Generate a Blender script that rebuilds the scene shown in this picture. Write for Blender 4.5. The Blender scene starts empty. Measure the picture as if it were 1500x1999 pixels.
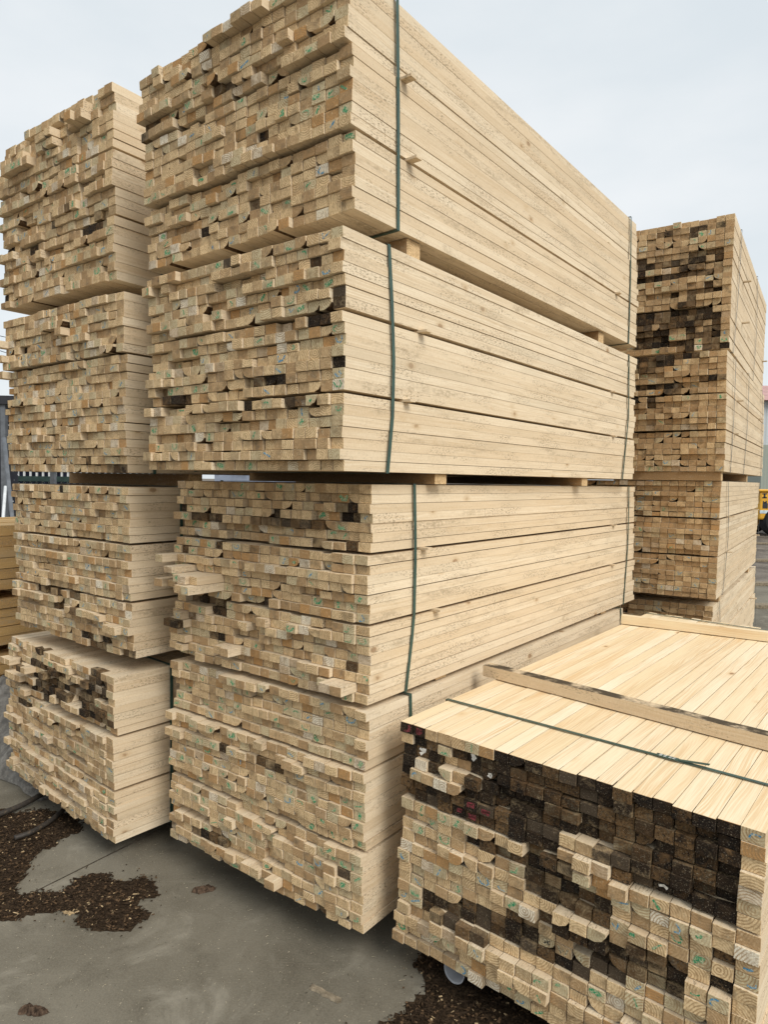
import bpy, math, random
from mathutils import Vector, Matrix, noise as mnoise
random.seed(11)
R = random.Random(5)
C = bpy.context.scene.collection
scene = bpy.context.scene

# ------------------------------------------------------------------ camera model
EYE, FPX, PITCH, ROLL = 1.6, 1345.3, math.radians(2.672), math.radians(0.7675)
Fv = Vector((0, math.cos(PITCH), -math.sin(PITCH))); R0 = Vector((1, 0, 0)); U0 = Vector((0, math.sin(PITCH), math.cos(PITCH)))
RV = R0 * math.cos(ROLL) + U0 * math.sin(ROLL); UV_ = -R0 * math.sin(ROLL) + U0 * math.cos(ROLL)
EYEV = Vector((0, 0, EYE))
def proj(p):
    d = Vector(p) - EYEV; z = d.dot(Fv)
    return 750 + FPX * d.dot(RV) / z, 999.5 - FPX * d.dot(UV_) / z
def at(u, v, z=0.0):
    d = Fv + RV * ((u - 750) / FPX) + UV_ * ((999.5 - v) / FPX)
    return EYEV + d * ((z - EYE) / d.z)
def at_depth(u, v, Y):
    d = Fv + RV * ((u - 750) / FPX) + UV_ * ((999.5 - v) / FPX)
    return EYEV + d * (Y / d.y)
cam = bpy.data.cameras.new('camera'); camo = bpy.data.objects.new('camera', cam); C.objects.link(camo)
cam.sensor_fit = 'VERTICAL'; cam.sensor_height = 36; cam.lens = FPX / 1999 * 36; cam.clip_end = 2000; cam.clip_start = .05
m = Matrix((RV, UV_, -Fv)).transposed().to_4x4(); m.translation = EYEV; camo.matrix_world = m
scene.camera = camo

# ------------------------------------------------------------------ materials
class NT:
    def __init__(s, name):
        s.m = bpy.data.materials.new(name); s.m.use_nodes = True; s.t = s.m.node_tree; s.t.nodes.clear()
        s.out = s.n('ShaderNodeOutputMaterial'); s.b = s.n('ShaderNodeBsdfPrincipled'); s.l(s.b.outputs[0], s.out.inputs[0])
    def n(s, k, **kw):
        o = s.t.nodes.new(k)
        for a, v in kw.items(): setattr(o, a, v)
        return o
    def l(s, a, b): s.t.links.new(a, b)
    def put(s, sock, v):
        if hasattr(v, 'is_linked') or hasattr(v, 'links'): s.l(v, sock)
        elif isinstance(v, (tuple, list)) and len(v) == 3 and sock.type == 'RGBA': sock.default_value = (*v, 1)
        else: sock.default_value = v
    def math(s, op, a, b=0.0, c=None, clamp=False):
        o = s.n('ShaderNodeMath', operation=op, use_clamp=clamp); s.put(o.inputs[0], a); s.put(o.inputs[1], b)
        if c is not None: s.put(o.inputs[2], c)
        return o.outputs[0]
    def mix(s, f, a, b, blend='MIX'):
        o = s.n('ShaderNodeMix', data_type='RGBA', blend_type=blend); s.put(o.inputs[0], f); s.put(o.inputs[6], a); s.put(o.inputs[7], b)
        return o.outputs[2]
    def noise(s, vec, scale, detail=3, rough=.55, dist=0):
        o = s.n('ShaderNodeTexNoise'); s.put(o.inputs['Scale'], scale); o.inputs['Detail'].default_value = detail
        o.inputs['Roughness'].default_value = rough; o.inputs['Distortion'].default_value = dist
        if vec is not None: s.l(vec, o.inputs['Vector'])
        return o.outputs[0]
    def map(s, vec, scale=(1, 1, 1), loc=(0, 0, 0)):
        o = s.n('ShaderNodeMapping'); s.l(vec, o.inputs[0]); o.inputs['Scale'].default_value = scale; o.inputs['Location'].default_value = loc
        return o.outputs[0]
    def ramp(s, v, lo, hi, a=0.0, b=1.0):
        o = s.n('ShaderNodeMapRange', interpolation_type='SMOOTHSTEP'); s.put(o.inputs[0], v); o.inputs[1].default_value = lo; o.inputs[2].default_value = hi
        o.inputs[3].default_value = a; o.inputs[4].default_value = b
        return o.outputs[0]
    def attr(s, name='Col'):
        o = s.n('ShaderNodeAttribute', attribute_name=name); q = s.n('ShaderNodeSeparateColor'); s.l(o.outputs['Color'], q.inputs[0])
        return q.outputs[0], q.outputs[1], q.outputs[2]
    def bump(s, h, strength, dist):
        o = s.n('ShaderNodeBump'); o.inputs['Strength'].default_value = strength; o.inputs['Distance'].default_value = dist
        s.l(h, o.inputs['Height']); s.l(o.outputs[0], s.b.inputs['Normal'])
    def fin(s, col, rough=.8, spec=.25, metal=0.0):
        s.put(s.b.inputs['Base Color'], col); s.put(s.b.inputs['Roughness'], rough)
        s.b.inputs['Specular IOR Level'].default_value = spec; s.b.inputs['Metallic'].default_value = metal
        return s.m

def end_grain():
    n = NT('end_grain'); tone, dark, seed = n.attr()
    uv = n.n('ShaderNodeUVMap', uv_map='UVMap').outputs[0]
    obj = n.n('ShaderNodeNewGeometry').outputs['Position']
    ln = n.n('ShaderNodeVectorMath', operation='LENGTH'); n.l(uv, ln.inputs[0])
    wob = n.noise(n.map(uv, (22, 22, 22)), 1, 2)
    ph = n.math('MULTIPLY_ADD', ln.outputs['Value'], 880.0, n.math('MULTIPLY', wob, 7.0))
    ring = n.ramp(n.math('MULTIPLY_ADD', n.math('SINE', ph), .5, .5), .35, 1.0)
    fuzz = n.noise(obj, 300, 4, .75); mot = n.noise(obj, 130, 4, .7); blot = n.noise(obj, 34, 3, .6); saw = n.noise(n.map(obj, (90, 90, 700)), 1, 2)
    light = n.mix(n.ramp(seed, .74, .78), (.775, .57, .322), (.63, .535, .335))
    light = n.mix(n.ramp(seed, .93, .94), light, (.84, .76, .60))
    light = n.mix(n.ramp(seed, .66, .70, 1, 0) if False else n.math('LESS_THAN', seed, .07), light, (.52, .285, .11))
    base = n.mix(n.ramp(tone, .15, .95), light, (.44, .282, .145))
    base = n.mix(n.math('MULTIPLY', ring, n.ramp(n.noise(obj, 16, 2), .35, .6, .25, .8)), base, (.36, .22, .105))
    base = n.mix(n.math('MULTIPLY', n.ramp(blot, .48, .70), n.math('MULTIPLY_ADD', tone, .8, .15)), base, (.25, .175, .10))
    base = n.mix(n.ramp(mot, .38, .50, .5, 0), base, (.34, .215, .105))
    base = n.mix(n.ramp(n.noise(n.map(obj, (70, 70, 16)), 1, 3, .7), .56, .68, 0, .5), base, (.38, .25, .125))
    base = n.mix(n.ramp(fuzz, .30, .44, .5, 0), base, (.24, .16, .09))
    base = n.mix(n.ramp(mot, .55, .70, 0, .45), base, (.85, .68, .43))
    mould = n.mix(n.ramp(n.math('ADD', n.math('MULTIPLY', blot, .6), n.math('MULTIPLY', mot, .4)), .40, .62), (.011, .0085, .007), (.105, .06, .027))
    mould = n.mix(n.ramp(seed, .30, .55, .75, 0), mould, (.013, .010, .008))
    mould = n.mix(n.math('MULTIPLY', n.ramp(seed, .70, 1.), n.ramp(mot, .35, .6)), mould, (.17, .10, .045))
    mould = n.mix(n.math('MULTIPLY', n.ramp(seed, .44, .50), n.ramp(seed, .62, .56)), mould, (.075, .054, .035))
    mould = n.mix(n.ramp(n.noise(obj, 300, 3, .8), .60, .68, 0, .8), mould, (.42, .35, .25))
    dk = n.math('ADD', n.math('MULTIPLY_ADD', dark, 1.7, -.42), n.math('ADD', n.math('MULTIPLY_ADD', mot, .9, -.45), n.math('MULTIPLY_ADD', blot, 1.3, -.65)), clamp=True)
    col = n.mix(dk, base, mould)
    n.bump(n.math('ADD', n.math('ADD', fuzz, mot), n.math('ADD', n.math('MULTIPLY', ring, .25), n.math('MULTIPLY', saw, .5))), .5, .0022)
    return n.fin(col, .9, .15)

def long_grain(planed=False, aged_shaded=False):
    n = NT('planed_pine' if planed else ('weathered_beam' if aged_shaded else 'sawn_pine')); tone, dark, seed = n.attr()
    uv = n.n('ShaderNodeUVMap', uv_map='UVMap').outputs[0]
    warp = n.noise(n.map(uv, (.9, 6, 1)), 1, 3)
    v2 = n.n('ShaderNodeVectorMath', operation='ADD'); n.l(n.map(uv, (.45, 34, 1)), v2.inputs[0])
    cw = n.n('ShaderNodeCombineXYZ'); n.l(n.math('MULTIPLY', warp, 3.2 if planed else 2.2), cw.inputs[1]); n.l(cw.outputs[0], v2.inputs[1])
    gr = n.noise(v2.outputs[0], 1.0, 3, .6); fine = n.noise(n.map(uv, (5, 300, 1)), 1, 4, .7)
    band = n.math('MULTIPLY_ADD', n.math('SINE', n.math('MULTIPLY', gr, 60.0 if planed else 46.0)), .5, .5)
    if planed: a, b, g = (.87, .785, .61), (.80, .67, .455), (.66, .46, .25)
    elif aged_shaded == 1: a, b, g = (.42, .27, .12), (.32, .19, .085), (.25, .15, .065)  # bearers: brown wood darkened, shade under the packs mixed into the colour
    elif aged_shaded: a, b, g = (.68, .45, .185), (.52, .32, .12), (.36, .21, .085)
    else: a, b, g = (.81, .70, .53), (.69, .555, .385), (.55, .40, .235)
    base = n.mix(n.ramp(tone, .0, .8), a, b)
    base = n.mix(n.math('MULTIPLY', n.math('MULTIPLY', band, n.ramp(warp, .36, .62)), .85 if planed else .5), base, g)
    base = n.mix(n.ramp(fine, .4, .7, 0, .5), base, g)
    # knots
    seg = n.n('ShaderNodeTexVoronoi'); n.l(n.map(uv, (1.1, .02, 1)), seg.inputs['Vector']); seg.inputs['Scale'].default_value = 1.0
    sv = n.n('ShaderNodeSeparateColor'); n.l(seg.outputs['Color'], sv.inputs[0])
    if not planed: base = n.mix(n.math('MULTIPLY', sv.outputs[1], .35), base, b)
    vo = n.n('ShaderNodeTexVoronoi'); n.l(n.map(uv, (5.5, 9.5, 1)), vo.inputs['Vector']); vo.inputs['Scale'].default_value = 1.0
    kv = n.n('ShaderNodeSeparateColor'); n.l(vo.outputs['Color'], kv.inputs[0])
    on = n.math('GREATER_THAN', kv.outputs[0], .64)
    kd = n.math('ADD', vo.outputs['Distance'], n.math('MULTIPLY', n.noise(n.map(uv, (90, 90, 1)), 1, 2), .05))
    base = n.mix(n.math('MULTIPLY', on, n.ramp(kd, .08, .26, .75, 0)), base, g)
    base = n.mix(n.math('MULTIPLY', on, n.ramp(kd, .085, .14, .8, 0)), base, (.27, .15, .075))
    geo = n.n('ShaderNodeNewGeometry').outputs['Position']
    if not planed:
        clus = n.ramp(n.noise(n.map(uv, (2.6, 9, 1)), 1, 4, .65), .49, .60)
        spk = n.ramp(n.noise(n.map(uv, (75, 190, 1)), 1, 4, .75), .50, .62)
        base = n.mix(n.math('MULTIPLY', n.math('MULTIPLY', clus, spk), .92), base, (.235, .175, .115))
        base = n.mix(n.math('MULTIPLY', n.ramp(n.noise(n.map(uv, (2.0, 11, 1), (9, 2, 0)), 1, 5, .7), .52, .70), n.ramp(n.noise(n.map(uv, (40, 70, 1)), 1, 4, .7), .35, .6)), base, (.42, .33, .22))
        base = n.mix(n.ramp(n.noise(n.map(uv, (230, 70, 1)), 1, 3, .7), .40, .62, .16, 0), base, (.48, .36, .22))
        base = n.mix(n.ramp(n.noise(n.map(uv, (170, 80, 1), (2, 2, 0)), 1, 3, .7), .54, .68, 0, .25), base, (.88, .79, .63))
        spk2 = n.ramp(n.noise(n.map(uv, (150, 330, 1)), 1, 2, .7), .66, .72)
        base = n.mix(n.math('MULTIPLY', spk2, .8), base, (.26, .19, .11))
    sawd = n.ramp(n.noise(geo, 260, 3, .8), .62, .75, 0, .25 if not planed else .1)
    base = n.mix(sawd, base, (.84, .72, .52))
    gs = n.ramp(n.noise(n.map(uv, (1.1, 4, 1), (3, 7, 0)), 1, 2), .5, .75, 0, .35)
    base = n.mix(gs, base, (.5, .42, .30) if not planed else (.74, .60, .36))
    base = n.mix(n.math('MULTIPLY', dark, n.ramp(n.math('ADD', n.noise(geo, 9, 5, .7), n.math('MULTIPLY', dark, .12)), .46, .66)), base, (.075, .058, .038))
    saw = n.noise(n.map(uv, (260, 14, 1)), 1, 2)
    h = n.math('ADD', n.math('MULTIPLY', saw, .5), n.math('ADD', fine, n.noise(geo, 300, 2)))
    n.bump(h, .12 if planed else .42, .0016)
    return n.fin(base, .62 if planed else .85, .3 if planed else .18)

def crayon(name, col, cover=.42, under=(.66, .57, .37)):
    n = NT(name); obj = n.n('ShaderNodeNewGeometry').outputs['Position']
    f = n.ramp(n.noise(obj, 170, 4, .75), cover - .06, cover + .16)
    return n.fin(n.mix(f, under, col), .8, .2)

def plain(name, col, rough=.6, spec=.4, var=.25, scale=12, bump=0., dirt=None, metal=0.):
    n = NT(name); obj = n.n('ShaderNodeNewGeometry').outputs['Position']
    f = n.noise(obj, scale, 5, .65)
    c = n.mix(n.ramp(f, .3, .7), tuple(x * (1 - var) for x in col), tuple(min(1, x * (1 + var)) for x in col))
    if dirt: c = n.mix(n.ramp(n.noise(obj, scale * 2.3, 4, .7), .5, .7, 0, .7), c, dirt)
    if bump: n.bump(n.noise(obj, scale * 6, 4), .5, bump)
    return n.fin(c, rough, spec, metal)

END, LONG, PLANED = end_grain(), long_grain(), long_grain(True)
GREEN = crayon('green_crayon', (.02, .26, .11)); BLUE = crayon('blue_crayon', (.04, .24, .42)); RED = crayon('red_paint', (.30, .05, .065), .46, (.05, .03, .02))
WHITE = plain('white_paint', (.78, .74, .66), .7, .2, scale=80); BLACK = crayon('black_marker', (.015, .013, .012), .45)
BARK = plain('bark_wane', (.10, .062, .036), .95, .1, var=.6, scale=90, bump=.003)
AGED = long_grain(aged_shaded=2)
MATS = [END, LONG, PLANED, GREEN, BLUE, RED, WHITE, BLACK, BARK, AGED]
iEND, iLONG, iPLANED, iG, iB, iR, iW, iK, iBARK, iAGED = range(10)
STRAP = plain('green_strap', (.038, .078, .062), .4, .4, var=.2, scale=30)
STRAPG = plain('grey_strap', (.10, .105, .10), .45, .4, var=.2, scale=30)
SEAL = plain('strap_seal', (.72, .72, .70), .35, .5, var=.1)

# ------------------------------------------------------------------ mesh builder
class MB:
    def __init__(s): s.v = []; s.f = []; s.mi = []; s.uv = []; s.c = []
    def face(s, idx, mi=0, uv=None, col=(0.3, 0, .5)):
        s.f.append(idx); s.mi.append(mi); s.c.append(col); s.uv.extend(uv or [(0, 0)] * len(idx))
    def add(s, pts): k = len(s.v); s.v.extend(pts); return k
    def box(s, a, b, mi=0, col=(.3, 0, .5)):
        (x0, y0, z0), (x1, y1, z1) = a, b
        k = s.add([(x0, y0, z0), (x1, y0, z0), (x1, y1, z0), (x0, y1, z0), (x0, y0, z1), (x1, y0, z1), (x1, y1, z1), (x0, y1, z1)])
        r = R.random() * 40
        for q in ((0, 3, 2, 1), (4, 5, 6, 7), (0, 1, 5, 4), (2, 3, 7, 6), (1, 2, 6, 5), (3, 0, 4, 7)):
            P = [Vector(s.v[k + i]) for i in q]
            l1, l2 = (P[1] - P[0]).length, (P[2] - P[1]).length
            u = [(0, 0), (l1, 0), (l1, l2), (0, l2)] if l1 > l2 else [(0, 0), (0, l1), (l2, l1), (l2, 0)]
            s.face([k + i for i in q], mi, [(a_ + r, b_ + r) for a_, b_ in u], col)
    def build(s, name, mats, parent=None, smooth=False):
        me = bpy.data.meshes.new(name); me.from_pydata([tuple(p) for p in s.v], [], s.f)
        mats = mats if isinstance(mats, list) else [mats]
        used = sorted(set(s.mi)) if len(mats) > 1 else [0]
        rem = {a: i for i, a in enumerate(used)}
        for a in used: me.materials.append(mats[a])
        me.polygons.foreach_set('material_index', [rem.get(a, 0) for a in s.mi])
        ul = me.uv_layers.new(name='UVMap'); ul.data.foreach_set('uv', [x for p in s.uv for x in p])
        at_ = me.attributes.new('Col', 'FLOAT_COLOR', 'FACE'); at_.data.foreach_set('color', [x for c in s.c for x in (*c, 1)])
        if smooth: me.polygons.foreach_set('use_smooth', [True] * len(me.polygons))
        me.update()
        o = bpy.data.objects.new(name, me); C.objects.link(o)
        if parent: o.parent = parent
        return o
def tube(mb, pts, r, n=8, mi=0, col=(.3, 0, .5), cap=True):
    pts = [Vector(p) for p in pts]; rings = []
    for i, p in enumerate(pts):
        d = (pts[min(i + 1, len(pts) - 1)] - pts[max(i - 1, 0)]).normalized()
        a = d.orthogonal() if abs(d.z) > .95 else d.cross(Vector((0, 0, 1)))
        a.normalize(); b = d.cross(a); rr = r(i / (len(pts) - 1)) if callable(r) else r
        rings.append(mb.add([p + a * math.cos(t) * rr + b * math.sin(t) * rr for t in [2 * math.pi * k / n for k in range(n)]]))
    for i in range(len(rings) - 1):
        for k in range(n):
            mb.face([rings[i] + k, rings[i] + (k + 1) % n, rings[i + 1] + (k + 1) % n, rings[i + 1] + k], mi, None, col)
    if cap:
        mb.face([rings[0] + k for k in range(n)][::-1], mi, None, col); mb.face([rings[-1] + k for k in range(n)], mi, None, col)
def tag(o, label=None, cat=None, group=None, kind=None):
    for k, v in (('label', label), ('category', cat), ('group', group), ('kind', kind)):
        if v: o[k] = v
    return o
def empty(name, loc, rz=0.):
    o = bpy.data.objects.new(name, None); C.objects.link(o); o.location = loc; o.rotation_euler = (0, 0, rz); o.empty_display_size = .2
    return o

# ------------------------------------------------------------------ timber packs
PK = {'M1': [-0.1054, 2.0779, 0.6589, 2.4022, 3.1175, 1.0586, 2.5994, -0.0097, -0.0133, 0.0013, 0.001], 'M2': [-0.1247, 2.0287, 0.6599, 1.6246, 2.3321, 0.9886, 2.6067, -0.0027, -0.0022, -0.0019, -0.0005], 'M3': [-0.0436, 2.2005, 0.652, 0.871, 1.5848, 1.031, 2.678, -0.0101, 0.0109, -0.001, -0.0028], 'M4': [-0.0513, 2.1723, 0.6507, 0.127, 0.8525, 1.0315, 2.505, -0.0052, 0.0104, 0.0045, -0.0045], 'L1': [-1.1481, 2.9274, 0.6358, 2.4272, 3.2282, 1.0, 2.7, 0.0025, -0.0006, -0.0024, 0.0002], 'L2': [-1.062, 2.8353, 0.6396, 1.6149, 2.3525, 1.0218, 2.7, -0.0046, -0.005, -0.0029, -0.0], 'L3': [-1.0252, 2.7976, 0.652, 0.8503, 1.5559, 1.0145, 2.7, -0.01, -0.008, -0.0012, -0.0001], 'L4': [-1.0823, 2.756, 0.7096, 0.0982, 0.7829, 1.0646, 2.7, -0.0068, -0.0049, -0.0006, 0.0004], 'R1': [2.1146, 4.2886, 0.5724, 2.4415, 3.2561, 1.0207, 2.5451, 0.0056, -0.0014, -0.001, 0.0], 'R2': [2.0473, 4.1669, 0.5807, 1.6769, 2.4057, 1.0207, 2.544, 0.0045, -0.0015, 0.0006, 0.0007], 'R3': [2.0526, 4.2179, 0.5793, 0.888, 1.6189, 1.0207, 2.5268, 0.0124, 0.0015, 0.0001, 0.0004], 'R4': [2.0755, 4.2884, 0.5865, 0.0994, 0.8338, 1.0207, 2.5548, -0.0002, 0.0007, 0.0002, 0.0016], 'F': [0.8534, 1.5191, 0.6797, 0.0983, 0.8157, 1.0396, 2.4091, 0.0174, 0.0117, -0.0155, 0.0033]}
class Frame:
    def __init__(s, q):
        s.X, s.Y, s.yaw, s.z0, s.z1, s.W, s.L, s.sx, s.sy, s.tx, s.ty = q
        s.H = s.z1 - s.z0; s.M = Matrix.Rotation(-s.yaw, 4, 'Z'); s.o = Vector((s.X, s.Y, s.z0))
    def loc(s, x, y, z):           # pack coordinates -> the Empty's local coordinates (lean and tilt included)
        k = z / s.H
        return (x + s.sx * k, y + s.sy * k, z + s.tx * x + s.ty * y)
    def world(s, x, y, z): return s.o + (s.M @ Vector(s.loc(x, y, z)))
    def side_y(s, u, z):           # where along the right-hand face a mark seen in the photograph lies
        a, b = -.2, s.L + .3
        for _ in range(50):
            c = (a + b) / 2
            if proj(s.world(0, c, z))[0] < u: a = c
            else: b = c
        return a
    def to_pack(s, w):
        v = s.M.inverted() @ (Vector(w) - s.o); return v
FR = {k: Frame(q) for k, q in PK.items()}

def stroke_pts():
    k = R.choice('cccclllllvju')
    t = [i / 7 for i in range(8)]
    if k == 'c': a0 = R.uniform(0, 6.28); sw = R.uniform(1.6, 3.4); ps = [[(.6 * math.cos(a0 + sw * i), .65 * math.sin(a0 + sw * i)) for i in t]]
    elif k == 'l': a = R.uniform(.7, 2.4); ps = [[(math.cos(a) * (i - .5) * 1.6, math.sin(a) * (i - .5) * 1.6) for i in t]]
    elif k == 'v': ps = [[(-.6, .6), (-.1, -.6), (.6, .7)]]
    elif k == 'x': ps = [[(-.6, .6), (.6, -.6)], [(-.5, -.7), (.5, .7)]]
    elif k == 's': ps = [[(.5, .6), (0, .8), (-.4, .5), (0, 0), (.4, -.4), (0, -.8), (-.5, -.6)]]
    elif k == 'u': ps = [[(-.6, .7), (-.5, -.3), (0, -.7), (.5, -.3), (.6, .7)]]
    else: ps = [[(.2, .8), (.3, -.2), (0, -.7), (-.5, -.5)]]
    ox, oy, sc, an = R.uniform(-.4, .4), R.uniform(-.3, .3), R.uniform(.75, 1.35), R.uniform(-.5, .5)
    c, s_ = math.cos(an), math.sin(an)
    return [[(ox + sc * (c * x - s_ * y), oy + sc * (s_ * x + c * y)) for x, y in p] for p in ps]
def add_stroke(mb, tr, cx, cz, hw, hh, y, mi, lines=None, width=.0042):
    for p in (lines or stroke_pts()):
        P = [(max(-.94, min(.94, a)) * hw, max(-.92, min(.92, b)) * hh) for a, b in p]
        L = []
        for i, (a, b) in enumerate(P):
            q0, q1 = P[max(0, i - 1)], P[min(len(P) - 1, i + 1)]
            dx, dz = q1[0] - q0[0], q1[1] - q0[1]; l = math.hypot(dx, dz) or 1
            w = width * R.uniform(.35, .65); nx, nz = -dz / l * w, dx / l * w
            cl = lambda x, z: (max(-.97 * hw, min(.97 * hw, x)), max(-.97 * hh, min(.97 * hh, z)))
            L.append((cl(a + nx, b + nz), cl(a - nx, b - nz)))
        k = mb.add([tr(cx + q[0], y, cz + q[1]) for pr in L for q in pr])
        for i in range(len(L) - 1): mb.face([k + 2 * i, k + 2 * i + 2, k + 2 * i + 3, k + 2 * i + 1], mi)

def add_batten_seed(): return R.uniform(.79, .9) if R.random() < .7 else R.random()
def add_batten(mb, fr, x0, x1, z0, z1, y0, y1, tone, dark, wane=0, wside=1, stroke=None, longmi=iLONG, topmi=None, darkside=0., lines=None, pale=0):
    """one length of sawn timber in pack coordinates; the front end faces -y"""
    tr = fr.loc; w, h = x1 - x0, z1 - z0
    ch = .0008; j = lambda a=.0006: R.uniform(-a, a)
    P = [(x0, z0), (x1, z0), (x1, z1), (x0, z1)]
    bark = -1
    if wane > 0:
        a, b = wane * w * .75, wane * h * .85
        if wside == 1: P = [(x0, z0), (x1 - a, z0), (x1 - a * .35, z0 + b * .38), (x1, z0 + b), (x1, z1), (x0, z1)]; bark = (1, 2)
        else: P = [(x0 + a, z0), (x1, z0), (x1, z1), (x0, z1), (x0, z0 + b), (x0 + a * .35, z0 + b * .38)]; bark = (4, 5)
    n = len(P); cx, cz = (x0 + x1) / 2, (z0 + z1) / 2
    P = [(a + j(), b + j()) for a, b in P]
    sk, sk2 = R.uniform(-.05, .05), R.uniform(-.04, .04)
    ye = lambda a, b: y0 + (a - cx) * sk + (b - cz) * sk2
    bx = R.uniform(-.0012, .0012)
    k0 = mb.add([tr(cx + (a - cx) * (1 - 2 * ch / w), ye(a, b), cz + (b - cz) * (1 - 2 * ch / h)) for a, b in P])
    k1 = mb.add([tr(a, ye(a, b) + ch, b) for a, b in P])
    k2 = mb.add([tr(a + bx, y1, b) for a, b in P])
    kd = mb.add([tr(a, y0 + R.uniform(.02, .04), b) for a, b in P]) if dark > .5 and x1 < -.03 else None
    ra = R.uniform(0, 6.28); rd = R.uniform(.004, .055); rx, rz = math.cos(ra) * rd, math.sin(ra) * rd
    seed = R.random() if not stroke or dark > .5 else add_batten_seed(); col = (tone * (.5 if stroke else 1), dark, seed)
    uvE = [(a - cx + rx, b - cz + rz) for a, b in P]
    mb.face([k0 + i for i in range(n)], iEND, uvE, col)
    lt = (min(1, max(0, .35 * tone + R.uniform(0, .65))), 0, seed); uo, vo = R.random() * 40, R.random() * 40
    per = 0
    for i in range(n):
        q = (i + 1) % n; l = math.dist(P[i], P[q])
        mi = iBARK if bark != -1 and i in bark else longmi
        c = lt if mi != longmi or not darkside else (lt[0], darkside, lt[2])
        if topmi is not None and P[i][1] > cz and P[q][1] > cz: mi = topmi
        mb.face([k0 + i, k1 + i, k1 + q, k0 + q], iEND, [uvE[i], uvE[i], uvE[q], uvE[q]], (tone * .6, dark if mi != topmi else 0, seed))
        kk1 = k1
        if kd is not None and mi != topmi:
            mb.face([k1 + i, kd + i, kd + q, k1 + q], iEND, [uvE[i], (uvE[i][0] + .02, uvE[i][1] + .01), (uvE[q][0] + .02, uvE[q][1] + .01), uvE[q]], (tone, dark * .9, seed)); kk1 = kd
        mb.face([kk1 + i, k2 + i, k2 + q, kk1 + q], mi, [(y0 + uo, per + vo), (y1 + uo, per + vo), (y1 + uo, per + l + vo), (y0 + uo, per + l + vo)], c)
        per += l
    mb.face([k2 + i for i in reversed(range(n))], iEND, list(reversed(uvE)), (R.random() * .6, 0, seed))
    if stroke is not None:
        mi, lw = stroke
        hw, hh = w / 2 - .003, h / 2 - .003
        if wane: hw *= .55; hh *= .6
        ysurf = y0 - .0012 - abs(sk) * w / 2 - abs(sk2) * h / 2
        # lie on the tilted end: follow ye()
        tr2 = lambda a, y, b: tr(a, ye(a, b) - .0008, b)
        add_stroke(mb, tr2, cx, cz, hw, hh, 0, mi, lines, lw)

def inr(spots, r, c):
    p = 0
    for (r0, r1, c0, c1, pr) in spots:
        if r0 <= r <= r1 and c0 <= c <= c1: p = max(p, pr)
    return p

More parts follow.
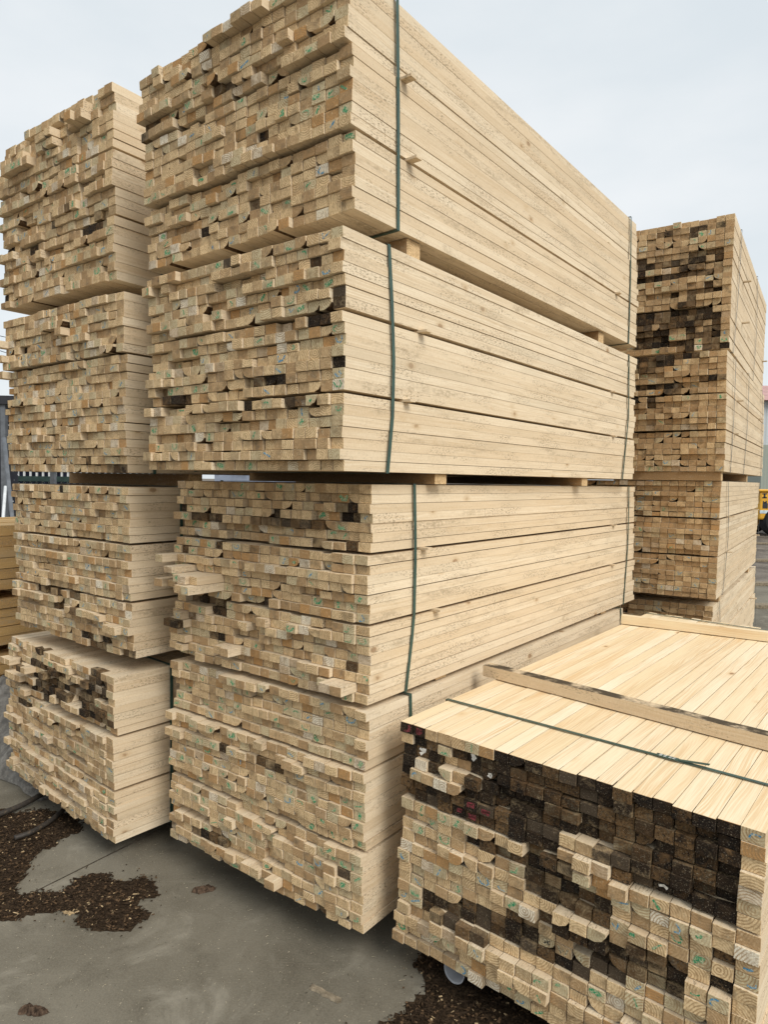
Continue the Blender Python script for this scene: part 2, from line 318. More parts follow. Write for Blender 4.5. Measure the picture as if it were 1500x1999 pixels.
def pack(key, label, tiers, cols, tone, dark=(), pale=(), prot=(), rough=1., gap=.009, green=.12, blue=.05, straps=(), spacers=(), strapmat=None, ty_=(0, 0, 0, 0), brown=(),
         darkp=.01, hit=None, topmi=None, red=0., tarm=0., group='strapped packs of sawn battens'):
    """r counts layers from the top; c runs 0 (left) .. 1 (right) across the front"""
    fr = FR[key]; root = empty('timber_pack', fr.o, -fr.yaw)
    tag(root, label, 'timber pack', group)
    nl = sum(tiers); lh = (fr.H - gap * (len(tiers) - 1)) / nl
    items = []; z = fr.H; r = 0; gaps = []
    global R
    R = random.Random(sum(map(ord, key)) * 7 + 3)
    cw = [R.uniform(.94, 1.06) for _ in range(cols)]
    for ti, tl in enumerate(tiers):
        tx = max(-.005, min(.0025, R.gauss(0, .0035))); ty = R.gauss(0, .004) + ty_[ti]
        for li in range(tl):
            zt = z - .0004; zb = z - lh + .0004; z -= lh
            rowx = tx + max(-.004, min(.002, R.gauss(0, .0015))); rowy = ty + R.gauss(0, .0055) * rough
            x = rowx; off = 0; run = 0
            wd = fr.W / cols; ws = [wd * R.uniform(.975, 1.025) for _ in range(cols)]
            ws = [a_ * b_ for a_, b_ in zip(ws, cw)]; s = fr.W / sum(ws) * R.uniform(.985, 1.0); ws = [a * s for a in ws]
            for ci in range(cols):
                w = ws[ci]; c = 1 - (ci + .5) / cols
                if run <= 0:
                    run = R.choice((1, 1, 2, 2, 3, 4, 5)); q = R.random()
                    off = R.gauss(0, .0055) * rough
                    if q < .12: off += R.uniform(.012, .032) * rough
                    elif q < .20: off -= R.uniform(.008, .022) * rough
                    if ci == 0: off *= .45
                    rq = R.random()
                run -= 1
                pp = inr(prot, r, c); y0 = rowy + off + R.gauss(0, .0022) - pp * R.uniform(.85, 1.1)
                if ci == 0: y0 = rowy * .5 + off * .6 + R.gauss(0, .004) - pp * R.uniform(.85, 1.1); y0 = max(-.02, min(.016, y0))
                dp = max(inr(dark, r, c), darkp); dk = R.uniform(.80 if dp > .94 else .6, 1.) if (rq if R.random() < .8 else R.random()) < dp else (R.uniform(.15, .42) if R.random() < (.12 if dp < .1 else .6) else 0)
                if inr(pale, r, c) > R.random() : dk = 0
                tn = min(1, max(0, R.betavariate(1.1, 1.9) + tone))
                if R.random() < max(.06, inr(brown, r, c)): tn = min(1, tn + .5)
                if dk > .5: y0 += R.uniform(0, .012)
                wane = R.uniform(.45, .95) if R.random() < .115 and 0 < ci < cols - 1 else 0
                st = None; q = R.random()
                if dk < .5:
                    if q < green: st = (iG, R.choice((.004, .006, .009, .014)) * R.uniform(.8, 1.2))
                    elif q < green + blue: st = (iB, R.uniform(.0035, .006))
                elif q < red: st = (iR, .009)
                
                lines = None
                if hit and (r, cols - 1 - ci) in hit: st, lines, dk = hit[(r, cols - 1 - ci)]
                if topmi and r == 0: y0 = rowy * .5 + (y0 - rowy) * .4
                dz = R.uniform(0, .0018) + (R.uniform(.002, .006) if R.random() < .13 and r else 0)
                if ci == 0: dz = R.uniform(0, .0007) + (R.uniform(.001, .003) if R.random() < .12 else 0)
                x1 = x - (.0007 + R.uniform(0, .0022) if ci else 0); x0 = x - w + .0006
                x -= w
                score = 0
                if ci == 0: score += 10
                if r == 0 and topmi: score += 8
                P = fr.world((x0 + x1) / 2, y0, zt); score += 3.0 / (P - EYEV).length - max(0, y0) * 12 + max(0, -y0) * 6
                items.append((score, (x0, x1, zb + (.0 if not wane else 0), zt - dz, y0, fr.L + R.gauss(0, .012) - .0, tn, dk, wane, R.choice((1, -1)), st, iLONG,
                                      topmi if r == 0 else None, (.55 if dk > .5 and y0 > .01 and ci and r else 0), lines)))
            r += 1
        if ti < len(tiers) - 1: gaps.append(z - gap); z -= gap
    items.sort(key=lambda a: -a[0])
    rest = MB()
    for k, (sc, a) in enumerate(items):
        if k < 100:
            mb = MB(); add_batten(mb, fr, *a); o = mb.build('batten', MATS, root)
            if a[7] > .5: o['label'] = 'batten with a dark mouldy end'
            elif a[10] and a[10][0] == iG: o['label'] = 'pale batten with a green crayon mark on its end'
            elif a[10] and a[10][0] == iB: o['label'] = 'pale batten with a blue crayon mark on its end'
        else: add_batten(rest, fr, *a)
    o = rest.build('batten', MATS, root); o['kind'] = 'stuff'
    # spacer strips between the layers
    for (gi, u, out) in spacers:
        zc = gaps[gi]; y = fr.side_y(u, zc); mb = MB()
        k0 = len(mb.v); mb.box((-fr.W - .01, y - .015, zc + .0004), (out, y + .015, zc + gap - .0006), iLONG, (.6, .1, .4))
        mb.v = [fr.loc(*p) for p in mb.v]; mb.build('spacer_strip', MATS, root)
    for us in straps: strap(fr, root, us, strapmat or STRAP)
    return root, fr

def strap(fr, root, us, mat, sealed=None, tops=None, wd=.015):
    """a strap right round a pack; us are where it crosses the right-hand face, top to bottom"""
    H, W = fr.H, fr.W; e = .0062
    if tops is None:
        n = len(us); ys = [fr.side_y(u, H * (1 - i / (n - 1))) for i, u in enumerate(us)]; yl0, yl1 = ys[0] + .01, ys[-1] + .015
    else: ys = [tops[0], tops[0] + .01]; n = 2; yl0 = tops[1]; yl1 = tops[1]
    path = []
    def at_side(x, z, yy): path.append((x, yy, z))
    steps = 9
    for i in range(steps):                      # down the right side, slightly bowed at the corners
        f = i / (steps - 1); g = f * (n - 1); a = min(int(g), n - 2); yy = ys[a] + (ys[a + 1] - ys[a]) * (g - a)
        at_side(e + .002 * math.sin(math.pi * f), H - H * f + (.003 if i == 0 else (-.003 if i == steps - 1 else 0)), yy)
    for i in range(1, 8):
        f = i / 8; at_side(e - (W + 2 * e) * f, -.0035 , ys[-1] + (yl1 - ys[-1]) * f)
    for i in range(6):
        f = i / 5; at_side(-W - e, -.003 + (H + .006) * f, yl1 + (yl0 - yl1) * f)
    for i in range(1, 8):
        f = i / 8; at_side(-W - e + (W + 2 * e) * f, H + .0030, yl0 + (ys[0] - yl0) * f)
    N = len(path); mb = MB(); ring = []
    for i, (x, y, z) in enumerate(path):
        cx, cz = -W / 2, H / 2; 
        px, pz = path[i - 1][0], path[i - 1][2]; qx, qz = path[(i + 1) % N][0], path[(i + 1) % N][2]
        dx, dz = qx - px, qz - pz; l = math.hypot(dx, dz) or 1; nx, nz = dz / l, -dx / l
        if (x - cx) * nx + (z - cz) * nz < 0: nx, nz = -nx, -nz
        t = .0011
        ring.append(mb.add([fr.loc(x, y - wd / 2, z), fr.loc(x, y + wd / 2, z), fr.loc(x + nx * t, y + wd / 2, z + nz * t), fr.loc(x + nx * t, y - wd / 2, z + nz * t)]))
    for i in range(N):
        a, b = ring[i], ring[(i + 1) % N]
        for k in range(4): mb.face([a + k, b + k, b + (k + 1) % 4, a + (k + 1) % 4])
    st = mb.build('strap', mat, root)
    if sealed is not None:
        sm = MB(); x, y = sealed; z = H + .0045
        sm.box((x - .03, y - .0095, z), (x + .03, y + .0095, z + .002)); 
        sm.v = [fr.loc(*p) for p in sm.v]; so = sm.build('seal', STRAP, st)
        mk = MB()
        for dx in (-.018, -.006, .008, .018):
            add_stroke(mk, lambda a, yy, b: fr.loc(x + dx + a, y + b, z + .0026), 0, 0, .0055, .007, 0, 0, [[(-.8, .8), (.6, .8), (-.5, -.8), (.8, -.8)]], .003)
        mk.build('seal_print', SEAL, st)
        tm = MB(); tm.box((x + .03, y - .006, z - .0005), (x + .11, y + .0065, z + .001)); tm.v = [fr.loc(p[0], p[1] + (p[0] - x) * .05, p[2] + max(0, p[0] - x - .04) * .12) for p in tm.v]
        tm.build('strap_tail', STRAP, st)
    return st

M = 'tall middle stack'; Ls = 'left-hand stack'; Rs = 'stack at the far right'
pack('M1', 'topmost pack of the tall middle stack, running out of the top of the picture', (7, 7, 7), 20, .04,
     dark=[(13, 17, .55, .85, .06)], green=.12, blue=.03, rough=.95, straps=[(773, 774, 775), (1231, 1229, 1226)],
     spacers=[(0, 786, .045), (1, 797, .045), (1, 1203, .03), (0, 1190, .004)], prot=[(0, 1, .1, .16, .02), (0, 0, .42, .72, .03), (2, 3, .2, .3, .018), (4, 4, .74, .78, .03)])
pack('M2', 'second pack from the top of the tall middle stack, black ends on its front corner', (7, 7, 7), 20, -.02,
     dark=[(5, 6, .97, 1, 1), (7, 7, .86, .93, 1), (2, 2, .84, .91, 1), (12, 12, .6, .76, .95), (13, 13, .12, .27, 1), (12, 12, .03, .1, .8), (14, 14, .75, .85, .5), (9, 9, .2, .3, .5)],
     pale=[(7, 7, .3, .5, 1)], green=.14, blue=.05, straps=[(757, 762, 765, 763, 754), (1227, 1225, 1214)], spacers=[(0, 822, .035), (1, 792, .03), (0, 1196, .02), (1, 1197, .02)])
pack('M3', 'third pack from the top of the tall middle stack, black ends along its upper layers', (7, 7, 8), 20, -.02,
     ty_=(.008, -.004, -.004), brown=[(13, 16, .0, .38, .6), (4, 6, .3, 1, .35), (18, 21, .1, .9, .25)], dark=[(2, 3, .83, .93, .9), (4, 4, .08, .3, .8), (4, 4, .46, .88, .85), (3, 3, .0, .06, 1), (3, 3, .55, .7, .4), (8, 8, .0, .12, .5), (8, 8, .28, .38, .5), (17, 17, .0, .12, .7), (18, 18, .18, .28, .8), (18, 18, .9, .95, .9), (14, 16, .05, .3, .25)],
     prot=[(9, 9, .0, .07, .07), (10, 10, .1, .17, .12), (11, 11, .16, .31, .14), (12, 12, .0, .12, .09), (12, 12, .2, .31, .17), (17, 17, 0, .08, .05), (19, 19, .3, .42, .07), (20, 20, .84, .95, .05), (16, 20, 0, .12, .03)],
     green=.15, blue=.05, rough=1.1, straps=[(807, 808, 805, 790), (1227, 1224, 1216)], spacers=[(0, 826, .03), (1, 848, .035), (0, 1198, .02), (1, 1194, .025)])
pack('M4', 'lowest pack of the tall middle stack, just above the concrete', (6, 8, 8), 20, .02,
     ty_=(.012, -.014, -.012), brown=[(8, 11, .0, .5, .25), (15, 18, .5, 1, .35)], dark=[(7, 7, .02, .16, .8), (8, 8, .3, .72, .75), (9, 9, .12, .2, .6), (16, 18, .7, .95, .12)], pale=[(8, 8, .44, .5, 1)],
     prot=[(6, 6, .0, .3, .02), (7, 7, .6, .75, .015), (6, 6, .75, .95, .02), (18, 18, .0, .2, .012), (20, 20, .62, .67, .04)],
     green=.16, blue=.06, rough=.9, straps=[(799, 801, 803), (1211, 1213, 1215)], spacers=[])
pack('L1', 'topmost pack of the left-hand stack, battens jutting out unevenly above its neighbours', (7, 7, 7), 19, .08,
     prot=[(1, 1, .78, .86, .05), (2, 2, .74, .82, .05), (2, 3, .42, .56, .045), (4, 4, .1, .35, .045), (3, 3, .25, .33, .04), (11, 11, .55, .72, .02), (13, 13, .2, .4, .02), (20, 20, .6, .95, .02)],
     dark=[(9, 9, .75, .85, .5), (11, 12, .5, .7, .3), (13, 14, .25, .5, .35), (14, 14, .75, .95, .5)], green=.07, blue=.06, rough=1.1, straps=[(315, 315, 315)])
pack('L2', 'second pack from the top of the left-hand stack, neatly squared with blue marks', (7, 14), 20, .05, green=.02, blue=.13, rough=.85,
     dark=[(9, 10, 0, .2, .06)], prot=[(3, 3, 0, .06, .06), (5, 5, 0, .06, .03), (7, 7, 0, .06, .05), (2, 2, .4, .6, .04), (3, 3, .55, .62, .04)], straps=[(300, 300, 300)])
pack('L3', 'third pack from the top of the left-hand stack, dark ends low down', (7, 7, 7), 20, .05, green=.03, blue=.13, rough=.95,
     dark=[(14, 14, .2, .6, .75), (16, 16, .35, .6, .6), (19, 19, .6, .9, .6), (20, 20, .65, 1, .85), (18, 18, .55, .7, .5), (18, 18, .2, .3, .3)],
     prot=[(16, 16, .5, .8, .03), (14, 15, 0, .3, .02), (17, 17, .85, .98, .035), (15, 15, 0, .1, .03)], straps=[(352, 352, 352)])
pack('L4', 'lowest pack of the left-hand stack, ragged front with dark recessed layers', (8, 7, 7), 20, .05, green=.06, blue=.10, rough=1.25, darkp=.02,
     dark=[(1, 1, 0, .06, .9), (2, 2, .25, .6, .9), (0, 1, .78, .95, .85), (3, 4, .05, .95, .75), (5, 5, .3, .95, .9), (6, 6, .05, .6, .85), (2, 2, .7, .95, .8), (9, 9, .1, .4, .4), (10, 10, .1, .3, .5)],
     pale=[(3, 3, .0, .1, .95), (3, 3, .3, .36, 1)],
     ty_=(.0, -.012, -.010), prot=[(2, 2, 0, .1, .01), (3, 3, 0, .1, .025), (3, 3, .22, .30, .06), (3, 3, .4, .46, .05), (5, 5, 0, .18, .03), (6, 6, .5, .8, .025), (7, 7, 0, .1, .03), (7, 7, .15, .4, .02), (8, 8, .4, .95, .02), (9, 9, .3, .7, .015), (12, 12, .25, .5, .03), (19, 19, .05, .12, .03)], straps=[(333, 333, 333)])
pack('R1', 'topmost pack of the stack at the far right, many blackened ends in rows', (7, 7, 7), 20, .34, strapmat=STRAPG,
     dark=[(1, 1, .4, .95, .5), (4, 4, .4, .9, .4), (5, 6, .3, .95, .5), (7, 8, .3, .95, .55), (10, 11, .6, .95, .4), (13, 14, .3, .95, .55), (15, 17, .3, .97, .8), (18, 19, .3, .97, .5), (20, 20, .7, 1, .8)], green=.05, blue=.05,
     straps=[(1448, 1440, 1431), (1479, 1476, 1470)], spacers=[(0, 1452, .05), (1, 1449, .05), (1, 1489, .04)])
pack('R2', 'second pack from the top of the far right stack, dark ends at its upper left', (7, 6, 7), 20, .34, strapmat=STRAPG,
     dark=[(0, 1, .3, .7, .85), (0, 0, .7, .92, .9), (2, 2, .3, .6, .9), (5, 6, .3, .95, .35), (7, 8, .3, .6, .3)], green=.02, blue=.06,
     straps=[(1436, 1431, 1425), (1462, 1458, 1451), (1488, 1487, 1485)], spacers=[(0, 1440, .04), (1, 1434, .03), (0, 1482, .03)])
pack('R3', 'third pack from the top of the stack at the far right', (7, 7, 8), 20, .34, strapmat=STRAPG,
     green=.01, blue=.12, rough=.8, straps=[(1421, 1420, 1410), (1483, 1481, 1476)], spacers=[(0, 1424, .035), (1, 1420, .035), (0, 1472, .04), (1, 1474, .04)])
pack('R4', 'lowest pack of the far right stack, mostly behind the front pack', (7, 7, 7), 20, .34, strapmat=STRAPG,
     green=.01, blue=.10, rough=.6, straps=[(1404, 1405, 1406), (1474, 1474, 1474)], spacers=[(0, 1466, .05)])

# the low pack in front
VV = [[(-.7, .8), (-.3, -.8), (0, .4), (.3, -.8), (.7, .8)]]; XX = [[(-.7, .8), (.7, -.8)], [(-.7, -.8), (.7, .8)]]; II = [[(-.3, .8), (-.3, -.8)], [(.3, .8), (.3, -.8)]]
hits = {(14, 10): ((iK, .006), XX, .45), (14, 11): ((iK, .006), VV, .45), (14, 12): ((iK, .006), II, .45), (0, 0): ((iR, .009), None, .9), (0, 1): ((iR, .010), [[(-.6, 0), (.7, 0)], [(-.5, .4), (.7, .4)], [(-.5, -.4), (.6, -.4)]], .9),
        (5, 5): ((iR, .010), [[(-.6, .1), (.7, .1)], [(-.5, .5), (.7, .5)]], .9), (5, 6): ((iR, .010), [[(-.7, 0), (.7, .1)], [(-.6, -.4), (.6, -.4)]], .9), (6, 4): ((iR, .009), [[(-.4, 0), (.5, 0)], [(-.2, .4), (.6, .3)]], .9), (6, 5): ((iR, .010), [[(-.7, 0), (.7, .1)], [(-.6, -.4), (.6, -.4)]], .9),
        (2, 1): ((iW, .012), [[(-.6, .8), (.2, .1), (-.5, -.7)], [(-.2, .8), (.6, .5)]], .9), (1, 5): ((iW, .013), [[(-.4, .9), (0, 0), (-.3, -.7)]], .9), (2, 6): ((iW, .013), [[(0, .9), (.1, 0), (-.2, -.9)], [(.3, .7), (.2, -.5)]], .9), (6, 16): ((iW, .008), [[(-.5, -.2), (.1, .1), (.6, -.3)]], .9)}
fdark = [(0, 0, 0, .11, 1), (0, 0, .33, .955, 1), (1, 1, .05, .14, 1), (1, 1, .2, .955, .97), (2, 3, .0, .14, .95), (2, 3, .26, .955, .97), (4, 4, .0, .05, 1), (4, 4, .25, .955, .97), (5, 6, .0, .52, .97), (5, 5, .6, .7, .9),
         (5, 6, .69, .955, .97), (7, 7, .42, .6, .85), (7, 7, .74, .92, .45), (8, 8, .24, .58, .85), (9, 9, .42, .6, .8), (9, 10, .45, .66, .9), (9, 11, .89, .955, .95), (11, 13, .66, .86, .8), (12, 12, .48, .7, .85), (13, 13, .4, .72, .9),
         (14, 14, .25, .7, .95), (15, 15, .08, .62, .95), (16, 16, .08, .33, .9), (16, 16, .55, .7, .5)]
fpale = []
fprot = [(4, 4, .05, .25, .018), (6, 7, .55, .72, .022), (11, 11, .52, .66, .035), (10, 10, .12, .24, .022), (16, 17, .12, .34, .03), (17, 18, .34, .52, .022), (12, 13, .88, .95, .02), (10, 11, .7, .8, .018), (17, 19, .72, .92, .03)]
froot, fF = pack('F', 'low pack of battens at the front right, planed top and many black ends', (7, 14), 21, -.02, dark=fdark, pale=fpale, prot=fprot, rough=.72, green=.2, blue=.08, red=.004, hit=hits, topmi=iPLANED, straps=[], gap=.004)
a, b = fF.to_pack(at(850, 1372, fF.z1)), fF.to_pack(at(1490, 1536, fF.z1)); s0 = fF.to_pack(at(1292, 1481, fF.z1))
kk = (b.y - a.y) / (b.x - a.x)
strap(fF, froot, None, STRAP, sealed=(s0.x, a.y + kk * (s0.x - a.x)), tops=(a.y + kk * (0 - a.x), a.y + kk * (-fF.W - a.x)), wd=.013)
a2, b2 = fF.to_pack(at(1300, 1206, fF.z1)), fF.to_pack(at(1490, 1229, fF.z1)); k2 = (b2.y - a2.y) / (b2.x - a2.x)
strap(fF, froot, None, STRAP, tops=(min(fF.L - .05, a2.y + k2 * (0 - a2.x)), min(fF.L - .05, a2.y + k2 * (-fF.W - a2.x))), wd=.013)

# two loose timbers lying across the low pack
def loose(u0, v0, u1, v1, w, h, label, tone, dark, ext=.0, nm='timber_batten'):
    p, q = at(u0, v0, fF.z1 + .002), at(u1, v1, fF.z1 + .002)
    for P in (p, q):
        l = fF.to_pack(P); P.z = fF.z0 + fF.H + fF.tx * l.x + fF.ty * l.y + .0035
    d = (q - p); L = d.length + ext; o = empty(nm, p, 0)
    ang = math.atan2(d.y, d.x); mb = MB(); n = 14
    prof = [(0, 0), (0, h), (w, h), (w, 0)]; ks = []
    for i in range(n + 1):
        t = i / n; xx = L * t; dz = d.z / d.length * xx
        ks.append(mb.add([(xx, a + .002 * math.sin(5 * t), b + dz + R.uniform(-.0008, .0008) * (b > 0)) for a, b in prof]))
    uo = R.random() * 30
    for i in range(n):
        for k in range(4):
            q_ = (k + 1) % 4; l = math.dist(prof[k], prof[q_]); c = (tone, dark if k == 1 else 0, .4)
            u0_, u1_ = L * i / n + uo, L * (i + 1) / n + uo
            mb.face([ks[i] + k, ks[i] + q_, ks[i + 1] + q_, ks[i + 1] + k], 0, [(u0_, k * .2), (u0_, k * .2 + l), (u1_, k * .2 + l), (u1_, k * .2)], c)
    mb.face([ks[0] + k for k in (3, 2, 1, 0)], 1, [(a - .02, b) for a, b in prof], (.5, .3, .5)); mb.face([ks[-1] + k for k in (0, 1, 2, 3)], 1, [(a, b) for a, b in prof], (.5, .2, .5))
    me = mb.build(nm, [LONG2 if dark else LONG3, END], None)
    bpy.data.objects.remove(o); me.location = p; me.rotation_euler = (0, 0, ang)
    return tag(me, label, 'timber', 'loose timbers lying across the low pack')
def variant(src, name, a, b):
    m_ = src.copy(); m_.name = name
    return m_
LONG2 = LONG.copy(); LONG2.name = 'mouldy_batten'; LONG3 = PLANED.copy(); LONG3.name = 'clean_batten'
loose(943, 1329, 1500, 1468, .047, .043, 'old batten with a blackened top lying across the front of the low pack', .9, 1.0, ext=.10)
loose(1213, 1226, 1500, 1258, .045, .045, 'clean knotty batten lying across the far end of the low pack', .7, 0, ext=.25)

# bearers between the packs and on the ground
BEAR_SHADED = long_grain(aged_shaded=1); BEAR_SHADED.name = 'bearer_wood_shaded'  # darker wood colour stands in for the overhang's shade on the bearers
def bearer(up, lo, u, label, y=None, w=.075):
    f = FR[up]; g = FR[lo] if lo else None
    yy = f.side_y(u, 0) if y is None else y
    mb = MB(); pts = []
    for x in (-f.W - .01, -.015):
        for dy in (-w / 2, w / 2):
            P = f.world(x, yy + dy, -.0022)
            if g:
                l = g.to_pack(P); zb = g.z1 + g.tx * min(0, max(l.x, -g.W)) + g.ty * l.y + .003
            else: zb = .004
            pts.append((P, zb))
    c = f.world(-f.W / 2, yy, 0); base = Vector((c.x, c.y, min(z for _, z in pts)))
    V = [(P.x - base.x, P.y - base.y, z - base.z) for P, z in pts] + [tuple(P - base) for P, z in pts]
    k = mb.add(V)   # 0:l-,1:l+,2:r-,3:r+
    r = R.random() * 30
    for q in ((0, 1, 3, 2), (4, 6, 7, 5), (0, 2, 6, 4), (1, 5, 7, 3)): mb.face(list(q), 0, [(r, r), (r + f.W, r), (r + f.W, r + .07), (r, r + .07)] if q != (1, 5, 7, 3) else [(r, r), (r, r + .07), (r + f.W, r + .07), (r + f.W, r)], (.8, 0, .5))
    mb.face([0, 4, 5, 1], 1, None, (.5, 0, .4)); mb.face([2, 3, 7, 6], 1, [(-.02, 0), (.05, 0), (.05, .06), (-.02, .06)], (.4, 0, .4))
    o = mb.build('timber_bearer', [BEAR_SHADED, END]); o.location = base
    return tag(o, label, 'timber bearer', 'bearers between the packs')
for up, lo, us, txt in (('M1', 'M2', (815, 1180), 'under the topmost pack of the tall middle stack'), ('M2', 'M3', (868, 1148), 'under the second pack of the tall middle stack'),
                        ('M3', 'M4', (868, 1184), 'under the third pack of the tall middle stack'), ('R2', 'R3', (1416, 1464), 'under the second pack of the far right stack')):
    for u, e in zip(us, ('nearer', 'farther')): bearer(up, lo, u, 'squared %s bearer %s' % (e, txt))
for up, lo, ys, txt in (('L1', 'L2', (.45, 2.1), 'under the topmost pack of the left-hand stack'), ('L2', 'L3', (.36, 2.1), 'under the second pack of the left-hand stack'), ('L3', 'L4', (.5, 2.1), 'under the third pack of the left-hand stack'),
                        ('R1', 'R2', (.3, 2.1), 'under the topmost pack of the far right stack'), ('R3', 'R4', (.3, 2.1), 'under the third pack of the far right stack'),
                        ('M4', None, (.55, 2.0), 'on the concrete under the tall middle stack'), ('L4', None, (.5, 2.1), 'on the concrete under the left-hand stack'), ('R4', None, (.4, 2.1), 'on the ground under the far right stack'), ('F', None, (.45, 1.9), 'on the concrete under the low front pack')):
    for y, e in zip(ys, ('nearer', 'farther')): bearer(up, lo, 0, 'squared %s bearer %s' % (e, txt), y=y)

# stack of brown beams at the far left
def beam_pack(z0, z1, n, label, yaw=.62, x=-2.78, y=4.03):
    q = [x, y, yaw, z0, z1, .95, 2.8, 0, 0, 0, 0]; f = Frame(q); root = empty('beam_pack', f.o, -yaw); tag(root, label, 'beam pack', 'packs of brown beams')
    lh = (z1 - z0) / n
    for i in range(n):
        for c in range(8):
            mb = MB(); dx = R.gauss(0, .008) if c == 0 else 0
            w = .95 / 8
            add_batten(mb, f, -w * (c + 1) + .001, -w * c - .002 + dx, lh * i + .001, lh * (i + 1) - R.uniform(.001, .006), R.gauss(0, .03), 2.8 + R.gauss(0, .03), R.uniform(.4, .9), 0, 0, 1, None, iAGED)
            mb.build('beam', MATS, root)
beam_pack(.10, .43, 5, 'lowest pack of brown beams behind the grey tarpaulin')
beam_pack(.49, .79, 5, 'middle pack of brown beams left of the left-hand stack')
beam_pack(.85, 1.27, 6, 'top pack of brown beams left of the left-hand stack, odd ends lying on it')
for k, (z0, z1) in enumerate(((.0, .10), (.43, .49), (.79, .85))):
    for e, yy in (('nearer', .7), ('farther', 2.2)):
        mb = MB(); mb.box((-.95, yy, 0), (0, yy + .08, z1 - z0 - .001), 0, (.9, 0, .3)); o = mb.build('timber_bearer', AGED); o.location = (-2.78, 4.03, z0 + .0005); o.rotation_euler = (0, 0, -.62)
        tag(o, '%s bearer under the %s pack of brown beams' % (e, ('lowest', 'middle', 'top')[k]), 'timber bearer', 'bearers between the packs')

# ------------------------------------------------------------------ ground
def concrete():
    n = NT('concrete'); g = n.n('ShaderNodeNewGeometry').outputs['Position']
    big = n.noise(g, 1.3, 6, .6, .4); mid = n.noise(g, 6, 6, .65, .3); fine = n.noise(g, 160, 4, .75)
    c = n.mix(n.ramp(big, .32, .68), (.095, .083, .062), (.215, .196, .155))
    c = n.mix(n.ramp(mid, .5, .75, 0, .55), c, (.072, .062, .046))
    c = n.mix(n.ramp(n.noise(n.map(g, (1, 1, 1), (5, 2, 0)), 2.6, 5, .7, .6), .54, .74, 0, .7), c, (.36, .335, .275))
    sc = n.noise(n.map(g, (2.2, 26, 1), (1, 1, 0)), 1, 4, .7, .8); c = n.mix(n.ramp(sc, .60, .70, 0, .3), c, (.26, .24, .195))
    c = n.mix(n.ramp(fine, .35, .7, 0, .45), c, (.21, .19, .145)); c = n.mix(n.ramp(fine, .62, .34, 0, .25), c, (.07, .06, .045))
    c = n.mix(n.ramp(n.noise(g, 75, 2, .8), .67, .72, 0, .7), c, (.5, .44, .33))
    c = n.mix(n.ramp(n.noise(g, 48, 3, .8), .655, .70, 0, .8), c, (.05, .042, .032))
    n.bump(n.math('ADD', fine, n.math('MULTIPLY', mid, 1.5)), .35, .003)
    return n.fin(c, n.ramp(big, .3, .7, .7, .9), .2)
def mud():
    n = NT('mud'); g = n.n('ShaderNodeNewGeometry').outputs['Position']
    a = n.noise(g, 1.1, 6, .65, .5); b = n.noise(g, 9, 6, .7)
    c = n.mix(n.ramp(a, .35, .65), (.075, .058, .042), (.20, .17, .135)); c = n.mix(n.ramp(b, .45, .7, 0, .6), c, (.12, .095, .07))
    n.bump(n.math('ADD', n.math('MULTIPLY', a, 3), b), .8, .05); return n.fin(c, .7, .4)
def sheet(name, pts, z, mat):
    mb = MB(); mb.add([(x, y, z) for x, y in pts]); mb.face(list(range(len(pts)))); return tag(mb.build(name, mat), kind='structure')
sheet('ground', [(-600, -600), (600, -600), (600, 900), (-600, 900)], -.004, mud())
# the slab is cast in two bays with an open joint between them
J0, J1 = at(57, 1746), at(330, 1610); jd = (J1 - J0).normalized(); jn = Vector((-jd.y, jd.x, 0)); JA, JB = J0 - jd * 14, J0 + jd * 11
CON = concrete()
sheet('concrete_slab', [tuple((JA - jn * .004)[:2]), tuple((JB - jn * .004)[:2]), tuple((JB - jn * 9)[:2])[:2], tuple((JA - jn * 9)[:2])], 0, CON)
sheet('concrete_slab', [tuple((JB + jn * .004)[:2]), tuple((JA + jn * .004)[:2]), tuple((JA + jn * 9)[:2]), tuple((JB + jn * 9)[:2])], 0, CON)

